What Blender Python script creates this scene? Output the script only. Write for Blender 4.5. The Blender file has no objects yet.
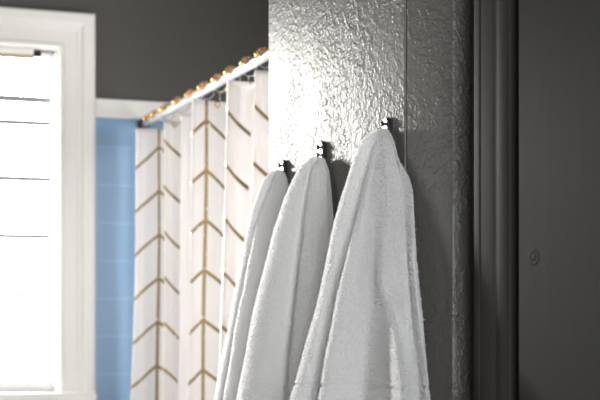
import bpy, bmesh, math, random
from mathutils import Vector, noise
random.seed(4)
S = bpy.context.scene
COL = S.collection

# ------------------------------------------------------------------ view geometry
F, CX, HY = 1474.0, 300.0, 335.0          # focal length, centre and horizon of a 600x400 frame
YAW = math.radians(19.8)
CAMZ = 1.40
SN, CS = math.sin(YAW), math.cos(YAW)
PX = 0.73                                  # face of the painted wall on the right
YF = 4.23                                  # far wall

def ray(u):
    a = (u - CX) / F
    return SN + a * CS, CS - a * SN
def pt(u, y, t):
    rx, ry = ray(u)
    return Vector((rx * t, ry * t, CAMZ + (HY - y) / F * t))
def y_on_x(u, X=PX):                       # distance along a wall x = X
    rx, ry = ray(u); return X * ry / rx
def t_on_x(u, X=PX): return X / ray(u)[0]
def x_on_far(u, Y=YF):
    rx, ry = ray(u); return Y * rx / ry
def z_on_far(u, y, Y=YF): return CAMZ + (HY - y) / F * (Y / ray(u)[1])

# ------------------------------------------------------------------ helpers
def link(name, bm, mat, parent=None, smooth=False):
    me = bpy.data.meshes.new(name)
    if len(bm.faces) < 60000: bmesh.ops.recalc_face_normals(bm, faces=bm.faces[:])
    bm.to_mesh(me); bm.free()
    if mat: me.materials.append(mat)
    if smooth:
        for p in me.polygons: p.use_smooth = True
    o = bpy.data.objects.new(name, me); COL.objects.link(o)
    if parent: o.parent = parent
    return o
def root(name, loc=(0, 0, 0)):
    o = bpy.data.objects.new(name, None); COL.objects.link(o); o.location = loc; return o
def tag(o, label=None, cat=None, group=None, kind=None):
    if label: o['label'] = label
    if cat: o['category'] = cat
    if group: o['group'] = group
    if kind: o['kind'] = kind
    return o
def box(bm, a, b):
    (x0, y0, z0), (x1, y1, z1) = a, b
    v = [bm.verts.new(p) for p in ((x0,y0,z0),(x1,y0,z0),(x1,y1,z0),(x0,y1,z0),(x0,y0,z1),(x1,y0,z1),(x1,y1,z1),(x0,y1,z1))]
    for f in ((0,3,2,1),(4,5,6,7),(0,1,5,4),(1,2,6,5),(2,3,7,6),(3,0,4,7)):
        bm.faces.new([v[i] for i in f])
    return bm
def bevel(o, w, n=3):
    m = o.modifiers.new('bevel', 'BEVEL'); m.width = w; m.segments = n; m.limit_method = 'ANGLE'
    for p in o.data.polygons: p.use_smooth = True
    o.data.set_sharp_from_angle(angle=math.radians(35))
    return o
def boxo(name, a, b, mat, parent=None, bev=0):
    o = link(name, box(bmesh.new(), a, b), mat, parent)
    if bev: bevel(o, bev)
    return o
def struct(o): o['kind'] = 'structure'; return o
def tube(bm, pts, r, n=12, caps=True):
    rings = []
    rr = r if isinstance(r, (list, tuple)) else [r] * len(pts)
    pts = [Vector(p) for p in pts]
    nrm = None
    for i, p in enumerate(pts):
        d = (pts[min(i + 1, len(pts) - 1)] - pts[max(i - 1, 0)]).normalized()
        if nrm is None:
            nrm = d.orthogonal().normalized()
        nrm = (nrm - d * nrm.dot(d)).normalized()
        b = d.cross(nrm)
        rings.append([bm.verts.new(p + (nrm * math.cos(2*math.pi*k/n) + b * math.sin(2*math.pi*k/n)) * rr[i]) for k in range(n)])
    for i in range(len(rings) - 1):
        for k in range(n):
            bm.faces.new((rings[i][k], rings[i][(k+1) % n], rings[i+1][(k+1) % n], rings[i+1][k]))
    if caps:
        bm.faces.new(rings[0][::-1]); bm.faces.new(rings[-1])
    return bm
def torus(bm, c, R, r, axis='y', n=28, m=10):
    c = Vector(c); rows = []
    for i in range(n):
        a = 2*math.pi*i/n
        rad = Vector((math.cos(a), 0, math.sin(a))); ax = Vector((0, 1, 0))
        rows.append([bm.verts.new(c + rad*(R + r*math.cos(2*math.pi*k/m)) + ax*r*math.sin(2*math.pi*k/m)) for k in range(m)])
    for i in range(n):
        for k in range(m):
            bm.faces.new((rows[i][k], rows[(i+1) % n][k], rows[(i+1) % n][(k+1) % m], rows[i][(k+1) % m]))
    return bm
def extrude_profile(bm, prof, z0, z1):     # closed plan outline (x,y) raised from z0 to z1
    a = [bm.verts.new((x, y, z0)) for x, y in prof]; b = [bm.verts.new((x, y, z1)) for x, y in prof]
    n = len(prof)
    for i in range(n): bm.faces.new((a[i], a[(i+1) % n], b[(i+1) % n], b[i]))
    bm.faces.new(a[::-1]); bm.faces.new(b)
    return bm
def lerp(tab, y):
    if y <= tab[0][0]: return tab[0][1]
    for (a, p), (b, q) in zip(tab, tab[1:]):
        if y <= b: return p + (q - p) * (y - a) / (b - a)
    return tab[-1][1]
def sm(a, b, x):
    t = max(0, min(1, (x - a) / (b - a))); return t * t * (3 - 2 * t)

# ------------------------------------------------------------------ materials
def mat(name, col=(.8,.8,.8), rough=.5, metal=0, **kw):
    m = bpy.data.materials.new(name); m.use_nodes = True
    b = m.node_tree.nodes['Principled BSDF']
    b.inputs['Base Color'].default_value = (*col, 1); b.inputs['Roughness'].default_value = rough
    b.inputs['Metallic'].default_value = metal
    for k, v in kw.items(): b.inputs[k].default_value = v
    return m
def N(m, t, **kw):
    n = m.node_tree.nodes.new(t)
    for k, v in kw.items():
        if k in n.inputs: n.inputs[k].default_value = v
        else: setattr(n, k, v)
    return n
def L(m, a, b): m.node_tree.links.new(a, b)
def math_(m, op, a, b=None, c=None):
    n = m.node_tree.nodes.new('ShaderNodeMath'); n.operation = op
    for i, v in enumerate((a, b, c)):
        if v is None: continue
        if isinstance(v, (int, float)): n.inputs[i].default_value = v
        else: L(m, v, n.inputs[i])
    return n.outputs[0]
def add_bump(m, layers, dist=.002, strength=1.0):
    b = m.node_tree.nodes['Principled BSDF']
    tc = N(m, 'ShaderNodeTexCoord'); acc = None
    for scale, noise_scale, detail, weight, rough in layers:
        mp = N(m, 'ShaderNodeMapping'); mp.inputs['Scale'].default_value = scale
        L(m, tc.outputs['Object'], mp.inputs['Vector'])
        nz = N(m, 'ShaderNodeTexNoise'); nz.inputs['Scale'].default_value = noise_scale
        nz.inputs['Detail'].default_value = detail; nz.inputs['Roughness'].default_value = rough
        nz.inputs['Distortion'].default_value = .6
        L(m, mp.outputs[0], nz.inputs['Vector'])
        v = math_(m, 'MULTIPLY', nz.outputs['Fac'], weight)
        acc = v if acc is None else math_(m, 'ADD', acc, v)
    bp = N(m, 'ShaderNodeBump'); bp.inputs['Distance'].default_value = dist; bp.inputs['Strength'].default_value = strength
    L(m, acc, bp.inputs['Height']); L(m, bp.outputs[0], b.inputs['Normal'])
    return m

def enamel(m, fac, rough):
    # even gloss over the matt body of the paint
    b = m.node_tree.nodes['Principled BSDF']; b.inputs['Specular IOR Level'].default_value = 0; b.inputs['Roughness'].default_value = .6
    g = N(m, 'ShaderNodeBsdfGlossy'); g.inputs['Roughness'].default_value = rough
    if b.inputs['Normal'].links: L(m, b.inputs['Normal'].links[0].from_socket, g.inputs['Normal'])
    mx = N(m, 'ShaderNodeMixShader'); mx.inputs[0].default_value = fac
    L(m, b.outputs[0], mx.inputs[1]); L(m, g.outputs[0], mx.inputs[2])
    L(m, mx.outputs[0], m.node_tree.nodes['Material Output'].inputs[0])
    return m
m_stipple = mat('grey_gloss_paint_stippled', (.098, .094, .087), .6, 0, **{'Specular IOR Level': 0})
def stipple(m):
    b = m.node_tree.nodes['Principled BSDF']
    tc = N(m, 'ShaderNodeTexCoord')
    def nz(scale, mscale, det, dis=.4):
        mp = N(m, 'ShaderNodeMapping'); mp.inputs['Scale'].default_value = scale
        L(m, tc.outputs['Object'], mp.inputs['Vector'])
        t = N(m, 'ShaderNodeTexNoise'); t.inputs['Scale'].default_value = mscale; t.inputs['Detail'].default_value = det
        t.inputs['Distortion'].default_value = dis; L(m, mp.outputs[0], t.inputs['Vector']); return t.outputs['Fac']
    fine = nz((1, .75, 1), 260, 2); mid = nz((1, .6, .85), 115, 2); brush = nz((1, 1, .10), 170, 2)
    patch = nz((1, 1.2, 1), 9, 3, 0)                                        # thicker and thinner paint
    mr = N(m, 'ShaderNodeMapRange'); mr.inputs[1].default_value = .36; mr.inputs[2].default_value = .62
    mr.inputs[3].default_value = .35; mr.inputs[4].default_value = 1.0; L(m, patch, mr.inputs[0])
    # raised dabs: only the tops of the mid noise stand up
    dab = N(m, 'ShaderNodeMapRange'); dab.inputs[1].default_value = .42; dab.inputs[2].default_value = .66; dab.interpolation_type = 'SMOOTHSTEP'
    L(m, mid, dab.inputs[0])
    h = math_(m, 'ADD', math_(m, 'MULTIPLY', fine, .75), math_(m, 'MULTIPLY', dab.outputs[0], .5))
    h = math_(m, 'ADD', math_(m, 'MULTIPLY', h, mr.outputs[0]), math_(m, 'MULTIPLY', brush, .18))
    bp = N(m, 'ShaderNodeBump'); bp.inputs['Distance'].default_value = .0014; bp.inputs['Strength'].default_value = 1
    L(m, h, bp.inputs['Height']); L(m, bp.outputs[0], b.inputs['Normal'])
stipple(m_stipple); enamel(m_stipple, .034, .38)
m_door = add_bump(mat('grey_satin_paint', (.034, .033, .031), .5, 0, **{'Specular IOR Level': .3}),
    [((1, 1, .15), 60, 3, .5, .5), ((1, 1, 1), 25, 3, .5, .6)], .0009, .7)
enamel(m_door, .008, .5)
m_farwall = add_bump(mat('grey_wall_paint', (.052, .050, .045), .6), [((1,1,1), 40, 3, 1, .5)], .001, .4)
m_white = add_bump(mat('white_gloss_trim_paint', (.66, .65, .625), .35), [((1,1,1), 30, 2, 1, .5)], .0006, .4)
m_white2 = mat('white_sash_paint', (.75, .75, .73), .4)
m_bar = mat('grey_glazing_bar', (.24, .26, .28), .4)
m_roomwall = mat('room_grey_paint', (.075, .071, .062), .6)
m_floor = mat('floor_boards', (.16, .12, .085), .5)
m_ceil = mat('ceiling_paint', (.30, .295, .28), .8)
m_chrome = mat('white_enamel_rod', (.80, .82, .84), .22, .35)
m_iron = add_bump(mat('dark_iron', (.030, .029, .028), .38, .6), [((1,1,1), 400, 2, 1, .5)], .0004, .5)
m_nickel = mat('worn_steel', (.35, .34, .33), .45, 1)
m_brass = mat('brass', (.78, .52, .20), .25, 1)
m_copper = mat('copper_beads', (.80, .42, .25), .28, .85)
m_cream = mat('tan_blind_rail', (.45, .34, .22), .7)
m_glass = bpy.data.materials.new('window_glass'); m_glass.use_nodes = True
nt = m_glass.node_tree; nt.nodes.clear()
o_ = nt.nodes.new('ShaderNodeOutputMaterial'); mx = nt.nodes.new('ShaderNodeMixShader')
tr = nt.nodes.new('ShaderNodeBsdfTransparent'); gl = nt.nodes.new('ShaderNodeBsdfGlossy'); gl.inputs['Roughness'].default_value = .02
mx.inputs[0].default_value = .06
nt.links.new(tr.outputs[0], mx.inputs[1]); nt.links.new(gl.outputs[0], mx.inputs[2]); nt.links.new(mx.outputs[0], o_.inputs[0])

# blue wall tile, 108 mm with pale grout
m_tile = mat('blue_glazed_tile', (.2, .4, .65), .12)
tc = N(m_tile, 'ShaderNodeTexCoord'); mp = N(m_tile, 'ShaderNodeMapping')
mp.inputs['Rotation'].default_value = (math.radians(-90), 0, 0)
mp.inputs['Location'].default_value = (.02+.076, .034, 0)
L(m_tile, tc.outputs['Object'], mp.inputs['Vector'])
br = N(m_tile, 'ShaderNodeTexBrick'); br.offset = 0
for k, v in (('Scale', 1), ('Mortar Size', .0022), ('Mortar Smooth', .2), ('Brick Width', .110), ('Row Height', .110), ('Bias', 0)):
    br.inputs[k].default_value = v
br.inputs['Color1'].default_value = (.195, .31, .46, 1); br.inputs['Color2'].default_value = (.205, .325, .475, 1)
br.inputs['Mortar'].default_value = (.26, .38, .53, 1)
L(m_tile, mp.outputs[0], br.inputs['Vector'])
L(m_tile, br.outputs['Color'], m_tile.node_tree.nodes['Principled BSDF'].inputs['Base Color'])

# terry cloth
def towel_mat(name, col, sc):
    m = mat(name, col, .95)
    b = m.node_tree.nodes['Principled BSDF']
    b.inputs['Sheen Weight'].default_value = .7; b.inputs['Sheen Roughness'].default_value = .35
    b.inputs['Subsurface Weight'].default_value = .3; b.inputs['Subsurface Radius'].default_value = (1, 1, 1); b.inputs['Subsurface Scale'].default_value = .012
    add_bump(m, [((1,1,1), sc, 3, 1, .6), ((1,1,1), sc*.35, 2, .6, .5)], .0016, .9)
    out = m.node_tree.nodes['Material Output']
    t = N(m, 'ShaderNodeBsdfTranslucent'); t.inputs['Color'].default_value = (*col, 1)
    mx = N(m, 'ShaderNodeMixShader'); mx.inputs[0].default_value = .32
    L(m, b.outputs[0], mx.inputs[1]); L(m, t.outputs[0], mx.inputs[2]); L(m, mx.outputs[0], out.inputs[0])
    return m
m_towel = towel_mat('white_terry', (.83, .83, .83), 420)
m_band = towel_mat('white_flat_weave', (.86, .86, .86), 900)

# curtain cloth: white with printed gold arrow columns; UV = (metres from the nearest column, height)
m_cur = mat('white_curtain_gold_arrows', (.88, .87, .87), .85)
b = m_cur.node_tree.nodes['Principled BSDF']
uv = N(m_cur, 'ShaderNodeUVMap'); uv.uv_map = 'cloth'
sp = N(m_cur, 'ShaderNodeSeparateXYZ'); L(m_cur, uv.outputs[0], sp.inputs[0])
nz = N(m_cur, 'ShaderNodeTexNoise'); nz.inputs['Scale'].default_value = 60; L(m_cur, uv.outputs[0], nz.inputs['Vector'])
au = math_(m_cur, 'ABSOLUTE', sp.outputs['X'])
CH = .1208
V0 = CAMZ + .520                    # height of one arrow tip
vv = math_(m_cur, 'ADD', sp.outputs['Y'], math_(m_cur, 'MULTIPLY', au, .9))              # along the arm: v + |u| = tip
ph = math_(m_cur, 'SUBTRACT', math_(m_cur, 'MODULO', math_(m_cur, 'ADD', vv, 10*CH - V0 + CH/2), CH), CH/2)
arm = math_(m_cur, 'MULTIPLY', math_(m_cur, 'LESS_THAN', math_(m_cur, 'ABSOLUTE', ph), .0050), math_(m_cur, 'LESS_THAN', au, .078))
stem = math_(m_cur, 'LESS_THAN', au, .0036)
gold = math_(m_cur, 'MAXIMUM', arm, stem)
gold = math_(m_cur, 'MULTIPLY', gold, math_(m_cur, 'GREATER_THAN', nz.outputs['Fac'], .33))
out = m_cur.node_tree.nodes['Material Output']
tl = N(m_cur, 'ShaderNodeBsdfTranslucent'); tl.inputs['Color'].default_value = (.88, .86, .85, 1)
mx1 = N(m_cur, 'ShaderNodeMixShader'); mx1.inputs[0].default_value = .45
L(m_cur, b.outputs[0], mx1.inputs[1]); L(m_cur, tl.outputs[0], mx1.inputs[2])
gd = N(m_cur, 'ShaderNodeBsdfPrincipled'); gd.inputs['Base Color'].default_value = (.26, .19, .085, 1)
gd.inputs['Metallic'].default_value = .75; gd.inputs['Roughness'].default_value = .45
mx2 = N(m_cur, 'ShaderNodeMixShader'); L(m_cur, gold, mx2.inputs[0])
L(m_cur, mx1.outputs[0], mx2.inputs[1]); L(m_cur, gd.outputs[0], mx2.inputs[2]); L(m_cur, mx2.outputs[0], out.inputs[0])

# ------------------------------------------------------------------ room shell
XL, XR, YB, ZC = -1.25, 1.80, -1.6, 2.65
struct(boxo('floor', (XL-.1, YB-.1, -.1), (XR+.1, YF+.15, 0), m_floor))
struct(boxo('ceiling', (XL-.1, YB-.1, ZC), (XR+.1, YF+.15, ZC+.1), m_ceil))
struct(boxo('wall_back', (XL-.1, YB-.1, 0), (XR+.1, YB, ZC), m_roomwall))
# far window opening
wx1 = x_on_far(58); wx0 = wx1 - .955
cas_o = x_on_far(93.5)                     # outer edge of the casing
cw = cas_o - wx1
wz1 = z_on_far(93.5, 15.5) - cw
wz0 = z_on_far(50, 392)
bm = bmesh.new()
box(bm, (XL, YF, 0), (wx0, YF+.14, ZC)); box(bm, (wx1, YF, 0), (XR+.1, YF+.14, ZC))
box(bm, (wx0, YF, 0), (wx1, YF+.14, wz0)); box(bm, (wx0, YF, wz1), (wx1, YF+.14, ZC))
struct(link('wall_far', bm, m_farwall))
# tile field and its white cap rail
zt1 = z_on_far(94, 98.5); zt0 = z_on_far(94, 118)
struct(boxo('wall_tiled', (cas_o, YF-.010, 0), (XR, YF-.0005, zt0), m_tile))
struct(boxo('trim_1', (cas_o+.0005, YF-.016, zt0+.0002), (XR, YF-.0005, zt1), m_white, bev=.006))
# left wall; lw is the extent of the added fill light on it, out of view
lw = (2.5, 3.7, 1.05, 2.25)
struct(boxo('wall_left', (XL-.12, YB, 0), (XL, YF, ZC), m_roomwall))

# painted wall with the towel hooks, its end by the bath and the boards beside it
yA, yB2 = y_on_x(267), y_on_x(404.6)
yS0, yS1 = y_on_x(405.8), y_on_x(453, PX+.018)
def arc(cx, cy, r, a0, a1, n=8):
    return [(cx + r*math.cos(math.radians(a0+(a1-a0)*i/n)), cy + r*math.sin(math.radians(a0+(a1-a0)*i/n))) for i in range(n+1)]
r = .010
prof = arc(PX+r, yA-r, r, 180, 90) + [(1.0, yA), (1.0, yB2)] + arc(PX+.0015, yB2+.0015, .0015, 270, 180, 4)
w = struct(link('wall_right', extrude_profile(bmesh.new(), prof, 0, ZC), m_stipple)); bevel(w, .0001, 1)
# splayed board between that wall and the door casing
def meet(u, x0, y0, k):                    # where the sight line u meets the splayed face x = x0 + k (y0 - y)
    rx, ry = ray(u); y = (x0 + k*y0) / (rx/ry + k); return x0 + k*(y0-y), y
xe, ye = meet(453, PX+.001, yS0, .205)
prof = [(1.0, yS0)] + [(PX+.004, yS0), (PX+.0012, yS0-.0012)] + [(xe-.0016, ye+.005), (xe, ye+.0015), (xe+.003, ye)] + [(1.0, ye)]
w = struct(link('trim_2', extrude_profile(bmesh.new(), prof[::-1], 0, ZC), m_stipple)); bevel(w, .0001, 1)
struct(boxo('wall_alcove', (1.0005, yA-.03, 0), (XR+.1, yA, ZC), m_farwall))
struct(boxo('wall_bath', (XR, yA, 0), (XR+.1, YF, ZC), m_roomwall))
# door casing (moulded board) and door
XCs = PX - .004
yC0, yC1 = y_on_x(472, XCs), y_on_x(508, XCs)
cwid = yC0 - yC1
def cp(f, dx): return (XCs + dx, yC0 - cwid * f)
prof = ([(1.0, yC0)] + [cp(0, .006), cp(.03, .001), cp(.08, 0), cp(.20, 0), cp(.215, .0012), cp(.245, .0012), cp(.26, 0)]
        + [cp(.55, -.0005), cp(.62, .0006), cp(.66, .0014), cp(.70, .0006), cp(.74, 0), cp(.95, .0003), cp(.985, .002), cp(1, .005)] + [(1.0, yC1)])
w = struct(link('trim_3', extrude_profile(bmesh.new(), prof[::-1], 0, ZC), m_door)); bevel(w, .0006, 2)
XD = PX - .012
yD0 = y_on_x(518, XD)
door = root('door_1', (XD, yD0, 0)); struct(door)
o = boxo('door_leaf', (0, -.78, .01), (.04, 0, 2.6), m_door, door, .003)
p = Vector((XD, y_on_x(534, XD), 0)); zk = pt(534, 257, t_on_x(534, XD)).z
bm = bmesh.new(); rows = []
for rr, dx in ((0.0001, -.0004), (.0018, -.0007), (.0034, -.0003), (.0044, .0003), (.0058, -.0007), (.0074, -.0005), (.0100, .0004)):
    rows.append([bm.verts.new((dx, p.y - yD0 + 1.35*rr*math.cos(2*math.pi*k/24), zk + rr*math.sin(2*math.pi*k/24))) for k in range(24)])
for a, b_ in zip(rows, rows[1:]):
    for k in range(24): bm.faces.new((a[k], a[(k+1) % 24], b_[(k+1) % 24], b_[k]))
link('screw_plug', bm, m_door, door, True)
struct(boxo('wall_front', (1.0005, YB, 0), (1.1, yA-.031, ZC), m_farwall))
struct(boxo('wall_hall', (PX+.02, YB, 0), (1.0, yD0-.79, ZC), m_farwall))

# ------------------------------------------------------------------ far window
win = root('window_1', ((wx0+wx1)/2, YF, wz0)); struct(win)
WO = Vector(win.location)
def wl(x, y, z): return (x-WO.x, y-WO.y, z-WO.z)
# moulded casing: profile (distance from opening, projection) mitred round three sides
cprof = [(0, 0), (0, .012), (.004, .017), (.012, .017), (.016, .012), (.030, .012), (.050, .013), (.056, .018), (.062, .019), (.068, .026),
         (.074, .030), (cw-.006, .031), (cw, .026), (cw, 0)]
bm = bmesh.new(); rows = []
for d, pj in cprof:
    pj = max(pj, .0)
    rows.append([bm.verts.new(wl(*q)) for q in ((wx0-d, YF-pj, wz0-.02), (wx0-d, YF-pj, wz1+d), (wx1+d, YF-pj, wz1+d), (wx1+d, YF-pj, wz0-.02))])
for a, b_ in zip(rows, rows[1:]):
    for k in range(3): bm.faces.new((a[k], a[k+1], b_[k+1], b_[k]))
bevel(link('casing', bm, m_white, win), .0012, 2)
bm = bmesh.new()                                               # jamb lining
box(bm, wl(wx0, YF, wz0), wl(wx0+.006, YF+.13, wz1)); box(bm, wl(wx1-.006, YF, wz0), wl(wx1, YF+.13, wz1))
box(bm, wl(wx0+.006, YF, wz1-.006), wl(wx1-.006, YF+.13, wz1))
link('jamb', bm, m_white, win)
bevel(link('sill', box(bmesh.new(), wl(wx0-cw-.01, YF-.05, wz0-.03), wl(wx1+cw+.0, YF+.13, wz0)), m_white, win), .006)
YG = YF + .050
sx0, sx1 = wx0+.0062, wx1-.0062
gx1 = x_on_far(50, YG)
st = sx1 - gx1
bm = bmesh.new()
zr = z_on_far(30, 57, YG)
box(bm, wl(sx0, YG-.015, wz0+.0005), wl(sx0+st, YG+.02, wz1-.0065)); box(bm, wl(gx1, YG-.015, wz0+.0005), wl(sx1, YG+.02, wz1-.0065))
box(bm, wl(sx0+st, YG-.015, zr), wl(gx1, YG+.02, wz1-.0065)); box(bm, wl(sx0+st, YG-.015, wz0+.0005), wl(gx1, YG+.02, wz0+.03))
link('sash_frame', bm, m_white2, win)
for yy, th in ((99.5, .0090), (123, .0070), (179, .0070), (236.5, .0066), (294.5, .0052)):
    zz = z_on_far(30, yy, YG)
    link('glazing_bar', box(bmesh.new(), wl(sx0+st, YG-.004, zz-th), wl(gx1, YG+.004, zz+th)), m_bar, win)
link('pane', box(bmesh.new(), wl(sx0+st, YG+.006, wz0+.03), wl(gx1, YG+.010, zr)), m_glass, win)

# rolled blind under the window head
bz = z_on_far(20, 48); by = YF + .012
bxr = x_on_far(33, by)
bl = root('roller_blind', ((wx0+bxr)/2, by, bz))
tag(bl, 'rolled white window blind with tan lower edge under the head of the window', 'blind')
BO = Vector(bl.location)
link('rolled_cloth', tube(bmesh.new(), [(wx0+.014-BO.x, 0, 0), (bxr-BO.x, 0, 0)], .017, 20), m_white2, bl, True)
link('bottom_rail', box(bmesh.new(), (wx0+.02-BO.x, -.006, -.0275), (bxr-BO.x, .004, -.0165)), m_cream, bl)
bm = bmesh.new()
box(bm, (bxr-BO.x+.001, -.012, -.022), (bxr-BO.x+.022, .012, -.008))
tube(bm, [(bxr-BO.x, 0, -.002), (wx1-.0065-BO.x, 0, -.002)], .004, 10)
link('bracket', bm, m_iron, bl)

# ------------------------------------------------------------------ curtain rod, rings, curtain
XROD = 1.03
tr1 = t_on_x(267, XROD)
ZROD = CAMZ + (HY - 55.5) / F * tr1
rod = root('curtain_rod', (XROD, YF, ZROD))
tag(rod, 'white shower curtain rod running from the tiled far wall to the painted wall', 'rod')
link('pole', tube(bmesh.new(), [(0, -.016, 0), (0, 2.2-YF+.01, 0)], .0100, 20), m_chrome, rod, True)
link('end_flange', tube(bmesh.new(), [(0, -.0165, 0), (0, -.024, 0), (0, -.032, 0)], [.018, .018, .0135], 24), m_iron, rod, True)

ring_px = [151, 158, 167.5, 181, 194, 206.5, 220, 233, 249, 265]
ordinals = ['farthest curtain ring, at the tiled wall end of the rod', 'second curtain ring from the tiled far wall',
            'third curtain ring from the tiled far wall', 'fourth curtain ring from the tiled far wall',
            'fifth curtain ring from the tiled far wall', 'fifth curtain ring back from the painted wall edge',
            'fourth curtain ring back from the painted wall edge', 'third curtain ring back from the painted wall edge',
            'second curtain ring back from the painted wall edge', 'nearest curtain ring, at the edge of the painted wall']
RR = .0190
def make_ring():
    t = root('curtain_ring')
    link('wire_loop', torus(bmesh.new(), (0, 0, -.0055), RR, .0012), m_nickel, t, True)
    for k, a in enumerate((32, 61, 90, 119, 148)):
        bm = bmesh.new()
        bmesh.ops.create_uvsphere(bm, u_segments=14, v_segments=10, radius=.0076)
        bmesh.ops.translate(bm, verts=bm.verts[:], vec=(RR*math.cos(math.radians(a)), 0, -.0055+RR*math.sin(math.radians(a))))
        link('roller_bead', bm, m_copper if k % 2 else m_brass, t, True)
    bm = bmesh.new()
    tube(bm, [(0, 0, -.0245), (0, 0, -.034), (.001, 0, -.052), (.007, 0, -.057), (.012, 0, -.052)], .0012, 8)
    link('hook', bm, m_nickel, t, True)
    return t
ring0 = make_ring(); rings = []
for i, u in enumerate(ring_px):
    if i == 0: rg = ring0
    else:
        rg = ring0.copy(); COL.objects.link(rg)
        for ch in list(ring0.children):
            c = ch.copy(); COL.objects.link(c); c.parent = rg
    rg.location = (XROD, y_on_x(u, XROD), ZROD)
    rg.rotation_euler = (0, 0, math.radians(random.uniform(-14, 14)))
    tag(rg, 'beaded brass and copper ' + ordinals[i], 'curtain ring', 'beaded rings on the curtain rod')
    rings.append(rg)

# curtain: plan path from the near end to the far wall; (u px or None, x, y)
def far(u, Y): rx, ry = ray(u); return (Y * rx / ry, Y)
path = [(1.04, 2.50), (.985, 2.58), (1.05, 2.66), (.985, 2.74), (1.045, 2.82), (.985, 2.88)]
def panel(*pts):
    path.extend(pts); return len(path) - len(pts)
iD = panel((1.070, 2.955), far(264, 2.985), far(255.5, 3.00))
iC = panel((1.070, 3.115), far(252, 3.15), far(240, 3.17), far(227, 3.185))
iB = panel((1.070, 3.38), far(222, 3.42), far(206.5, 3.435), far(192, 3.445))
iE = panel((1.070, 3.60), far(191, 3.645), far(181, 3.66))
iFm = panel((1.070, 3.74), far(176, 3.785), far(164, 3.80))
iA = panel((1.070, 3.92), far(159, 3.965), far(147, 3.985), far(136, 3.995), (1.03, 4.09), (1.01, 4.15))
def catmull(P, n=14):
    Q = []
    for i in range(len(P) - 1):
        p0, p1, p2, p3 = P[max(i-1, 0)], P[i], P[i+1], P[min(i+2, len(P)-1)]
        for k in range(n):
            t = k / n
            Q.append(tuple(.5*((2*b) + (-a+c)*t + (2*a-5*b+4*c-d)*t*t + (-a+3*b-3*c+d)*t**3) for a, b, c, d in zip(p0, p1, p2, p3)))
    Q.append(P[-1]); return Q
NS = 14
Q = catmull(path, NS)
arcl = [0]
for a, b_ in zip(Q, Q[1:]): arcl.append(arcl[-1] + math.hypot(b_[0]-a[0], b_[1]-a[1]))
cols = [arcl[NS], arcl[3*NS], arcl[(iD+2)*NS] + .022, arcl[(iC+3)*NS] + .004, arcl[(iB+2)*NS], arcl[(iE+2)*NS] + .09,
        arcl[(iFm+2)*NS] - .004, arcl[(iA+1)*NS]]
ztop = ZROD - .0430
zb = .18
nz_ = 120
bm = bmesh.new(); grid = []
for j in range(nz_ + 1):
    f = j / nz_; z = ztop + (zb - ztop) * f
    g = 1.0 + .22 * sm(0, .45, f)
    row = []
    for i, (x, y) in enumerate(Q):
        w = .006 * math.sin(arcl[i]*23 + f*4) * min(1, f*6) + .004 * math.sin(arcl[i]*61 + f*9 + 1) * min(1, f*6)
        dx = (x - XROD) * g + w - .010 * f
        zz = z
        if f < .02: zz -= .004 * (1 - math.cos(2*math.pi*arcl[i]/.2)) * (1 - f/.02)
        row.append(bm.verts.new((dx, y - 3.5, zz - ZROD)))
    grid.append(row)
uvl = bm.loops.layers.uv.new('cloth')
def cuv(i, z):
    c = min(cols, key=lambda q: abs(q - arcl[i])); return (arcl[i] - c, z)
for j in range(nz_):
    for i in range(len(Q) - 1):
        fc = bm.faces.new((grid[j][i], grid[j][i+1], grid[j+1][i+1], grid[j+1][i]))
        mid = (arcl[i] + arcl[i+1]) / 2
        c = min(cols, key=lambda q: abs(q - mid))
        for lp, (jj, ii) in zip(fc.loops, ((j, i), (j, i+1), (j+1, i+1), (j+1, i))):
            lp[uvl].uv = (arcl[ii] - c, ztop + (zb - ztop) * jj / nz_)
cur = root('shower_curtain', (XROD, 3.5, ZROD))
tag(cur, 'white shower curtain with gold arrow columns hanging in folds from the rod', 'shower curtain')
me_o = link('curtain_cloth', bm, m_cur, cur, True)
so = me_o.modifiers.new('thick', 'SOLIDIFY'); so.thickness = .0012
# small eyelets where the rings hook in
for rg in rings:
    yy = rg.location.y
    k = min(range(len(Q)), key=lambda q: abs(Q[q][1] - yy) + .5*abs(Q[q][0]-XROD))
    link('eyelet', torus(bmesh.new(), (Q[k][0]-XROD, Q[k][1]-3.5-.002, ztop-.014-ZROD), .006, .0017, n=16, m=6), m_brass, cur, True)

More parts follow.
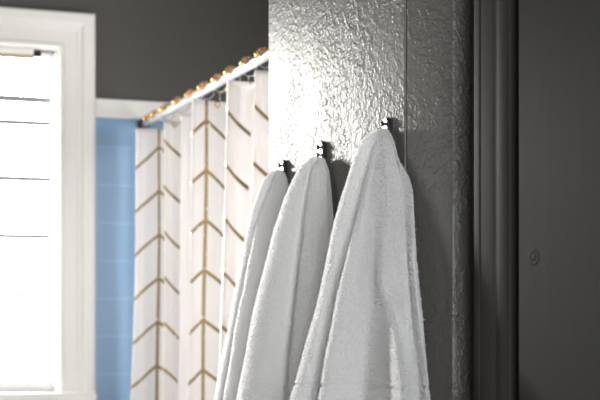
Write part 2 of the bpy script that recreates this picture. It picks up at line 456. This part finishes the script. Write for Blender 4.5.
# ------------------------------------------------------------------ hooks
def make_hook():
    t = root('towel_hook')
    # local: -x points out of the wall, origin at the top of the plate on the wall face
    pr = []
    for k in range(33):
        a = math.pi * k / 32
        pr.append((.0085*math.cos(a), -.0085 + .0085*math.sin(a)))
    for k in range(33):
        a = math.pi + math.pi * k / 32
        pr.append((.0085*math.cos(a), -.062 + .0085*math.sin(a)))
    bm = bmesh.new()
    a = [bm.verts.new((-.0005, y, z)) for y, z in pr]; b_ = [bm.verts.new((-.0065, y, z)) for y, z in pr]
    n = len(pr)
    for i in range(n): bm.faces.new((a[i], a[(i+1) % n], b_[(i+1) % n], b_[i]))
    bm.faces.new(a[::-1]); bm.faces.new(b_)
    bevel(link('back_plate', bm, m_iron, t), .0012)
    for z in (-.0085, -.0195):
        st_ = link('peg', tube(bmesh.new(), [(-.0065, 0, z), (-.0082, 0, z)], .0019, 12), m_nickel, t, True)
        bm = bmesh.new()
        tube(bm, [(-.0076, 0, z), (-.0082, 0, z), (-.0098, 0, z), (-.0114, 0, z), (-.0120, 0, z)], [.0014, .0028, .0034, .0028, .0010], 14)
        link('knob', bm, m_iron, st_, True)
    bm = bmesh.new()
    P = [(-.0045, 0, -.056), (-.008, 0, -.060), (-.0105, 0, -.060), (-.0125, 0, -.055), (-.0125, 0, -.048), (-.0125, 0, -.043)]
    tube(bm, P, [.0036, .0034, .0032, .0030, .0028, .0028], 14)
    bmesh.ops.create_uvsphere(bm, u_segments=14, v_segments=10, radius=.0034, matrix=__import__('mathutils').Matrix.Translation((-.0125, 0, -.042)))
    link('prong', bm, m_iron, t, True)
    return t
hook_px = [(389.5, 117.5), (324.5, 141.3), (285.6, 160.0)]
hook_lab = ['dark iron wall hook nearest the door, holding the large front towel',
            'dark iron wall hook in the middle of the three, above the second towel',
            'dark iron wall hook nearest the shower curtain, holding the rear towel']
h0 = make_hook()
for i, (u, y) in enumerate(hook_px):
    if i == 0: h = h0
    else:
        h = h0.copy(); COL.objects.link(h)
        for ch in list(h0.children):
            c = ch.copy(); COL.objects.link(c); c.parent = h
            for g in ch.children:
                d = g.copy(); COL.objects.link(d); d.parent = c
    p = pt(u, y, t_on_x(u)); h.location = p
    h.rotation_euler = (math.radians((0, 0, 5)[i]), 0, 0)
    tag(h, hook_lab[i], 'hook', 'wall hooks on the painted wall')

# ------------------------------------------------------------------ towels
PILE = 600000.0                            # loops per square metre
def closed_catmull(P, n):
    m = len(P); Q = []
    for i in range(m):
        p0, p1, p2, p3 = P[i-1], P[i], P[(i+1) % m], P[(i+2) % m]
        for k in range(n):
            t = k / n
            Q.append(.5*((2*p1) + (p2-p0)*t + (2*p0-5*p1+4*p2-p3)*t*t + (3*p1-p0-3*p2+p3)*t*t*t))
    return Q
def towel(tt, t0, ytop, ybot, nodes, rows_n, band, label, seed):
    """nodes: list of (u table, depth offset at full drape or function of y). Ordered round the cross-section."""
    secs = []
    NSEG = 26
    capn = 7
    for j in range(rows_n + capn + 1):
        if j < capn: y, cap = ytop, j / capn
        else: y, cap = ytop + (ybot - ytop) * (j - capn) / rows_n, 1
        h = (y - ytop) / F * t0
        k = .12 + .95 * min(1.15, (h / .30) ** .75)
        P = []
        for tab, dt in nodes:
            u = lerp(tab, y)
            d = dt(y) if callable(dt) else dt
            t = tt + (t0 - tt) * sm(0, .16, h) + d * k
            rx, ry = ray(u)
            tw = (PX - .001) / rx
            t = min(t, tw)
            P.append(Vector((rx*t, ry*t, CAMZ + (HY - y) / F * (.35*t + .65*(tt + (t0 - tt) * sm(0, .16, h))))))
        # smooth cap over the top of the hook
        Q = closed_catmull(P, NSEG)
        if cap < 1:
            c = sum(Q, Vector()) / len(Q)
            s = math.sqrt(max(0, 1 - (1-cap)**2)) if cap > 0 else .02
            lift = .0045 * (1 - cap)**1.2
            Q = [c + (q - c) * s + Vector((0, 0, lift)) for q in Q]
        secs.append(Q)
    # relax rows a little along the height so folds run smoothly
    for _ in range(6):
        new = [secs[0]]
        for j in range(1, len(secs) - 1):
            a, b_, c = secs[j-1], secs[j], secs[j+1]
            new.append([q*.5 + (p_+r_)*.25 for p_, q, r_ in zip(a, b_, c)] if j > capn else b_)
        new.append(secs[-1]); secs = new
    n = len(secs[0])
    # terry relief: push along the normal
    out = []
    for j, Q in enumerate(secs):
        row = []
        for i, q in enumerate(Q):
            du = Q[(i+1) % n] - Q[i-1]
            dv = secs[min(j+1, len(secs)-1)][i] - secs[max(j-1, 0)][i]
            nr = du.cross(dv)
            nr = nr.normalized() if nr.length > 1e-12 else Vector()
            fz = min(1, max(0, (j-2)/6))
            y = ytop + (ybot - ytop) * max(0, j - capn) / rows_n
            inb = band and band[0] <= y <= band[1]
            s = q + Vector((seed, 0, 0))
            lo = noise.noise(s * 16) * .0018 + noise.noise(s * 60) * .0004
            hi = (noise.noise(s * 230) * .0007 + noise.noise(s * 480) * .0008) * (.15 if inb else 1)
            if inb: hi -= .0006
            p_ = q + nr * (lo + hi) * fz * (-1) * min(1, max(.1, (PX - q.x) / .008))
            p_.x = min(p_.x, PX - .0006)
            row.append(p_)
        out.append(row)
    org = out[0][0].copy()
    top = root('hand_towel', org); tag(top, label, 'towel', 'white towels on the wall hooks')
    def build(r0, r1, name, mt, closed_top=False):
        bm = bmesh.new()
        vs = [[bm.verts.new(p_ - org) for p_ in out[j]] for j in range(r0, r1 + 1)]
        for a, b_ in zip(vs, vs[1:]):
            for i in range(n): bm.faces.new((a[i], a[(i+1) % n], b_[(i+1) % n], b_[i]))
        if closed_top: bm.faces.new(vs[0])
        if True:                                               # terry pile: short fine loops standing off the cloth
            rnd = random.Random(int(seed*10) + r0)
            for j in range(max(r0, 3), r1):
                for i in range(n):
                    a, b_, c = out[j][i], out[j][(i+1) % n], out[j+1][i]
                    e1, e2 = b_ - a, c - a
                    nr = e2.cross(e1); ar = nr.length
                    if ar < 1e-10: continue
                    nr /= ar
                    if nr.x > .55: continue
                    cnt = ar * PILE * (.5 if name == 'woven_border' else 1)
                    cnt = int(cnt) + (rnd.random() < cnt - int(cnt))
                    for _ in range(cnt):
                        q = a + e1*rnd.random() + e2*rnd.random() - org
                        d = (nr + Vector((rnd.gauss(0, .45), rnd.gauss(0, .45), rnd.gauss(-.15, .45)))).normalized()
                        sd = d.cross(Vector((rnd.gauss(0,1), rnd.gauss(0,1), rnd.gauss(0,1)))).normalized() * .00035
                        ln = rnd.uniform(.0012, .0030) * (.35 if name == 'woven_border' else 1)
                        v = [bm.verts.new(q - sd - nr*.0004), bm.verts.new(q + sd - nr*.0004), bm.verts.new(q + sd*.8 + d*ln), bm.verts.new(q - sd*.8 + d*ln)]
                        bm.faces.new(v)
        return link(name, bm, mt, top, True)
    last = len(out) - 1
    if band:
        rb0 = capn + round((band[0] - ytop) / (ybot - ytop) * rows_n); rb1 = capn + round((band[1] - ytop) / (ybot - ytop) * rows_n)
        build(0, rb0, 'terry_cloth', m_towel, True); build(rb0, rb1, 'woven_border', m_band); build(rb1, last, 'terry_hem', m_towel)
    else:
        build(0, last, 'terry_cloth', m_towel, True)
    return top
def off(tab, d0, d1=None, ya=130, yb=300):
    d1 = d0 if d1 is None else d1
    return [(y, u + d0 + (d1-d0)*sm(ya, yb, y)) for y, u in tab]
def mix(a, b_, f):
    ys = sorted({y for y, _ in a} | {y for y, _ in b_})
    return [(y, lerp(a, y)*(1-f) + lerp(b_, y)*f) for y in ys]

# front towel
Lt = [(131,376),(134,369),(138,363.5),(158,354),(187,345),(208,338.5),(229,333),(257,327.5),(305,317.5),(340,308.7),(372,300),(400,292),(470,274)]
Rt = [(131,380.5),(150,374.5),(172,368),(200,362),(225,355.5),(257,347),(298,337),(340,330),(390,321),(470,308)]
Et = [(131,388),(137,392),(162,399),(170,403),(178,409),(193,413),(222,414.3),(257,415),(298,419),(330,423),(375,428),(400,430),(470,436)]
E2 = [(131,386.5),(150,393.5),(170,398),(190,402),(222,404.5),(257,406),(300,409),(340,413),(400,419),(470,425)]
Ht = [(131,385),(200,386),(270,381),(285,382),(310,390),(345,396),(400,402),(470,407)]
Wt = [(131,383),(200,377),(280,375),(340,372),(400,369),(470,366)]
t1 = towel(1.832, 1.805, 132, 470, [
    (Lt, .055), (off(Lt, 1.5, 3), .025), (mix(Lt, Rt, .55), .022), (off(Rt, 1, 5), .045),
    (off(Rt, 1, 3), .018), (Rt, -.012), (off(Rt, 1.2, 4), -.032), (mix(Rt, Wt, .55), -.036),
    (Wt, lambda y: -.050 + .008*sm(240, 400, y)),
    (mix(Wt, Ht, .6), lambda y: -.068 - .040*sm(270, 400, y)),
    (Ht, lambda y: -.078 - .085*sm(262, 390, y)),
    (off(Ht, .6, 4.5), lambda y: -.085 - .030*sm(270, 400, y)),
    (off(E2, -1.5, -3), -.098), (E2, -.096), (off(E2, -1, -3), -.075),
    (off(E2, .3, 2.5), -.075), (off(Et, -1, -2.5), -.094), (Et, -.086), (off(Et, -1, -4), -.060),
    (off(Et, -3, -40), lambda y: .02 + .3*sm(134, 146, y)), (mix(Lt, Et, .45), .09), (mix(Lt, Et, .14), .095), (off(Lt, 1, 3), .075)],
    250, (384, 388), 'large white terry towel in front, on the hook nearest the door', 0)
# middle towel
Lt = [(158,314),(160,307.5),(165,301),(181,293),(198,286),(218,280.2),(232,274.8),(265,266),(280,262.5),(316,254),(355,246.5),(397,239),(470,226)]
Ct = [(158,318),(170,311),(200,306),(240,301.5),(280,296.6),(316,293),(355,289),(394,287),(470,284)]
Et = [(158,323),(161,325.5),(169,328.7),(187,331),(206,332.5),(220,333.7),(260,335.5),(300,336),(400,337),(470,338)]
t2 = towel(2.042, 2.010, 160, 470, [
    (Lt, .050), (off(Lt, 1, 2.5), .022), (mix(Lt, Ct, .3), .000), (mix(Lt, Ct, .65), -.016), (off(Ct, -1.5, -4), -.018),
    (off(Ct, -.3, -.8), .010), (off(Ct, .5, 2), .008), (off(Ct, 1.5, 4), -.030), (mix(Ct, Et, .42), -.050), (mix(Ct, Et, .62), -.046), (mix(Ct, Et, .8), -.045), (off(Et, -.8, -1.6), -.010), (Et, lambda y: .004 + .03*sm(161, 170, y)),
    (off(Et, -1, -6), lambda y: .02 + .3*sm(161, 172, y)), (mix(Lt, Et, .55), .08), (mix(Lt, Et, .2), .09), (off(Lt, 1, 3), .085)],
    220, None, 'white terry towel on the middle hook, between the other two towels', 7.3)
# rear towel
Lt = [(171,276),(173,269),(184,261.5),(211,252.5),(241,245),(271,239.5),(286,236.5),(325,229.5),(358,222.5),(397,216),(470,203)]
Rt = [(171,279),(175,275),(200,265.5),(229,256.5),(255,250.5),(277,246),(300,241.5),(325,237),(358,231),(397,225),(470,214)]
Et = [(171,283.5),(175,286),(185,289),(200,291.5),(240,293),(300,294),(400,296),(470,298)]
t3 = towel(2.208, 2.180, 172.5, 470, [
    (Lt, .045), (off(Lt, .8, 2), .020), (mix(Lt, Rt, .55), .016), (off(Rt, .8, 3), .034), (off(Rt, .5, 2), .012), (Rt, -.006), (off(Rt, .8, 3), -.020),
    (mix(Rt, Et, .3), -.028), (mix(Rt, Et, .55), -.034), (mix(Rt, Et, .8), -.030), (off(Et, -.8, -1.6), -.010), (Et, lambda y: .004 + .03*sm(174, 184, y)),
    (off(Et, -1, -6), lambda y: .02 + .3*sm(174, 184, y)), (mix(Lt, Et, .55), .09), (mix(Lt, Et, .2), .10), (off(Lt, 1, 3), .075)],
    200, None, 'white terry towel at the back, nearest the shower curtain', 15.1)

# ------------------------------------------------------------------ light
wd = bpy.data.worlds.new('sky'); S.world = wd; wd.use_nodes = True
bg = wd.node_tree.nodes['Background']
bg.inputs['Color'].default_value = (1.0, .99, .97, 1); bg.inputs['Strength'].default_value = 16.0
def area(name, loc, rot, sx, sy, power, col=(1, 1, 1), portal=False):
    l = bpy.data.lights.new(name, 'AREA'); l.shape = 'RECTANGLE'; l.size = sx; l.size_y = sy; l.energy = power; l.color = col
    o = bpy.data.objects.new(name, l); COL.objects.link(o); o.location = loc; o.rotation_euler = rot
    if portal: l.cycles.is_portal = True
    return o
area('window_portal', ((wx0+wx1)/2, YF+.16, (wz0+wz1)/2), (math.radians(-90), 0, 0), wx1-wx0, wz1-wz0, 1, portal=True)
area('side_fill', (XL+.03, (lw[0]+lw[1])/2, (lw[2]+lw[3])/2), (0, math.radians(-90), 0), lw[3]-lw[2], lw[1]-lw[0], 18, (1, .99, .97))  # added fill in front of the solid left wall, no window there
area('rear_fill', (-.15, YB+.04, 1.65), (math.radians(90), 0, 0), 1.0, 1.1, 98, (.97, .985, 1))  # added fill behind the camera for the towel fronts, back wall is solid
area('bath_fill', (XR-.03, 3.05, 1.55), (0, math.radians(90), 0),   .8, .7, 28, (1, .97, .95))  # added light on the solid bath wall, brightens the curtain from behind

sl = bpy.data.lights.new('sun', 'SUN'); sl.energy = 11; sl.angle = math.radians(7); sl.color = (1, .97, .92)
so_ = bpy.data.objects.new('sun', sl); COL.objects.link(so_); so_.location = (-2, 8, 3)
sd_ = Vector((.30, -1.0, -math.tan(math.radians(8.5)) * math.hypot(.30, 1)))
so_.rotation_euler = sd_.to_track_quat('-Z', 'Y').to_euler()

# ------------------------------------------------------------------ camera
cam = bpy.data.cameras.new('camera'); co = bpy.data.objects.new('camera', cam); COL.objects.link(co)
co.location = (0, 0, CAMZ); co.rotation_euler = (math.radians(90), 0, -YAW)
cam.sensor_width = 36; cam.lens = F / 600 * 36
cam.shift_y = (HY - 200) / 600
cam.clip_start = .02
cam.dof.use_dof = True; cam.dof.focus_distance = 1.86; cam.dof.aperture_fstop = 11
S.camera = co
S.view_settings.view_transform = 'Standard'; S.view_settings.look = 'None'
S.view_settings.gamma = 1; S.view_settings.use_curve_mapping = False
S.view_settings.exposure = 0.0
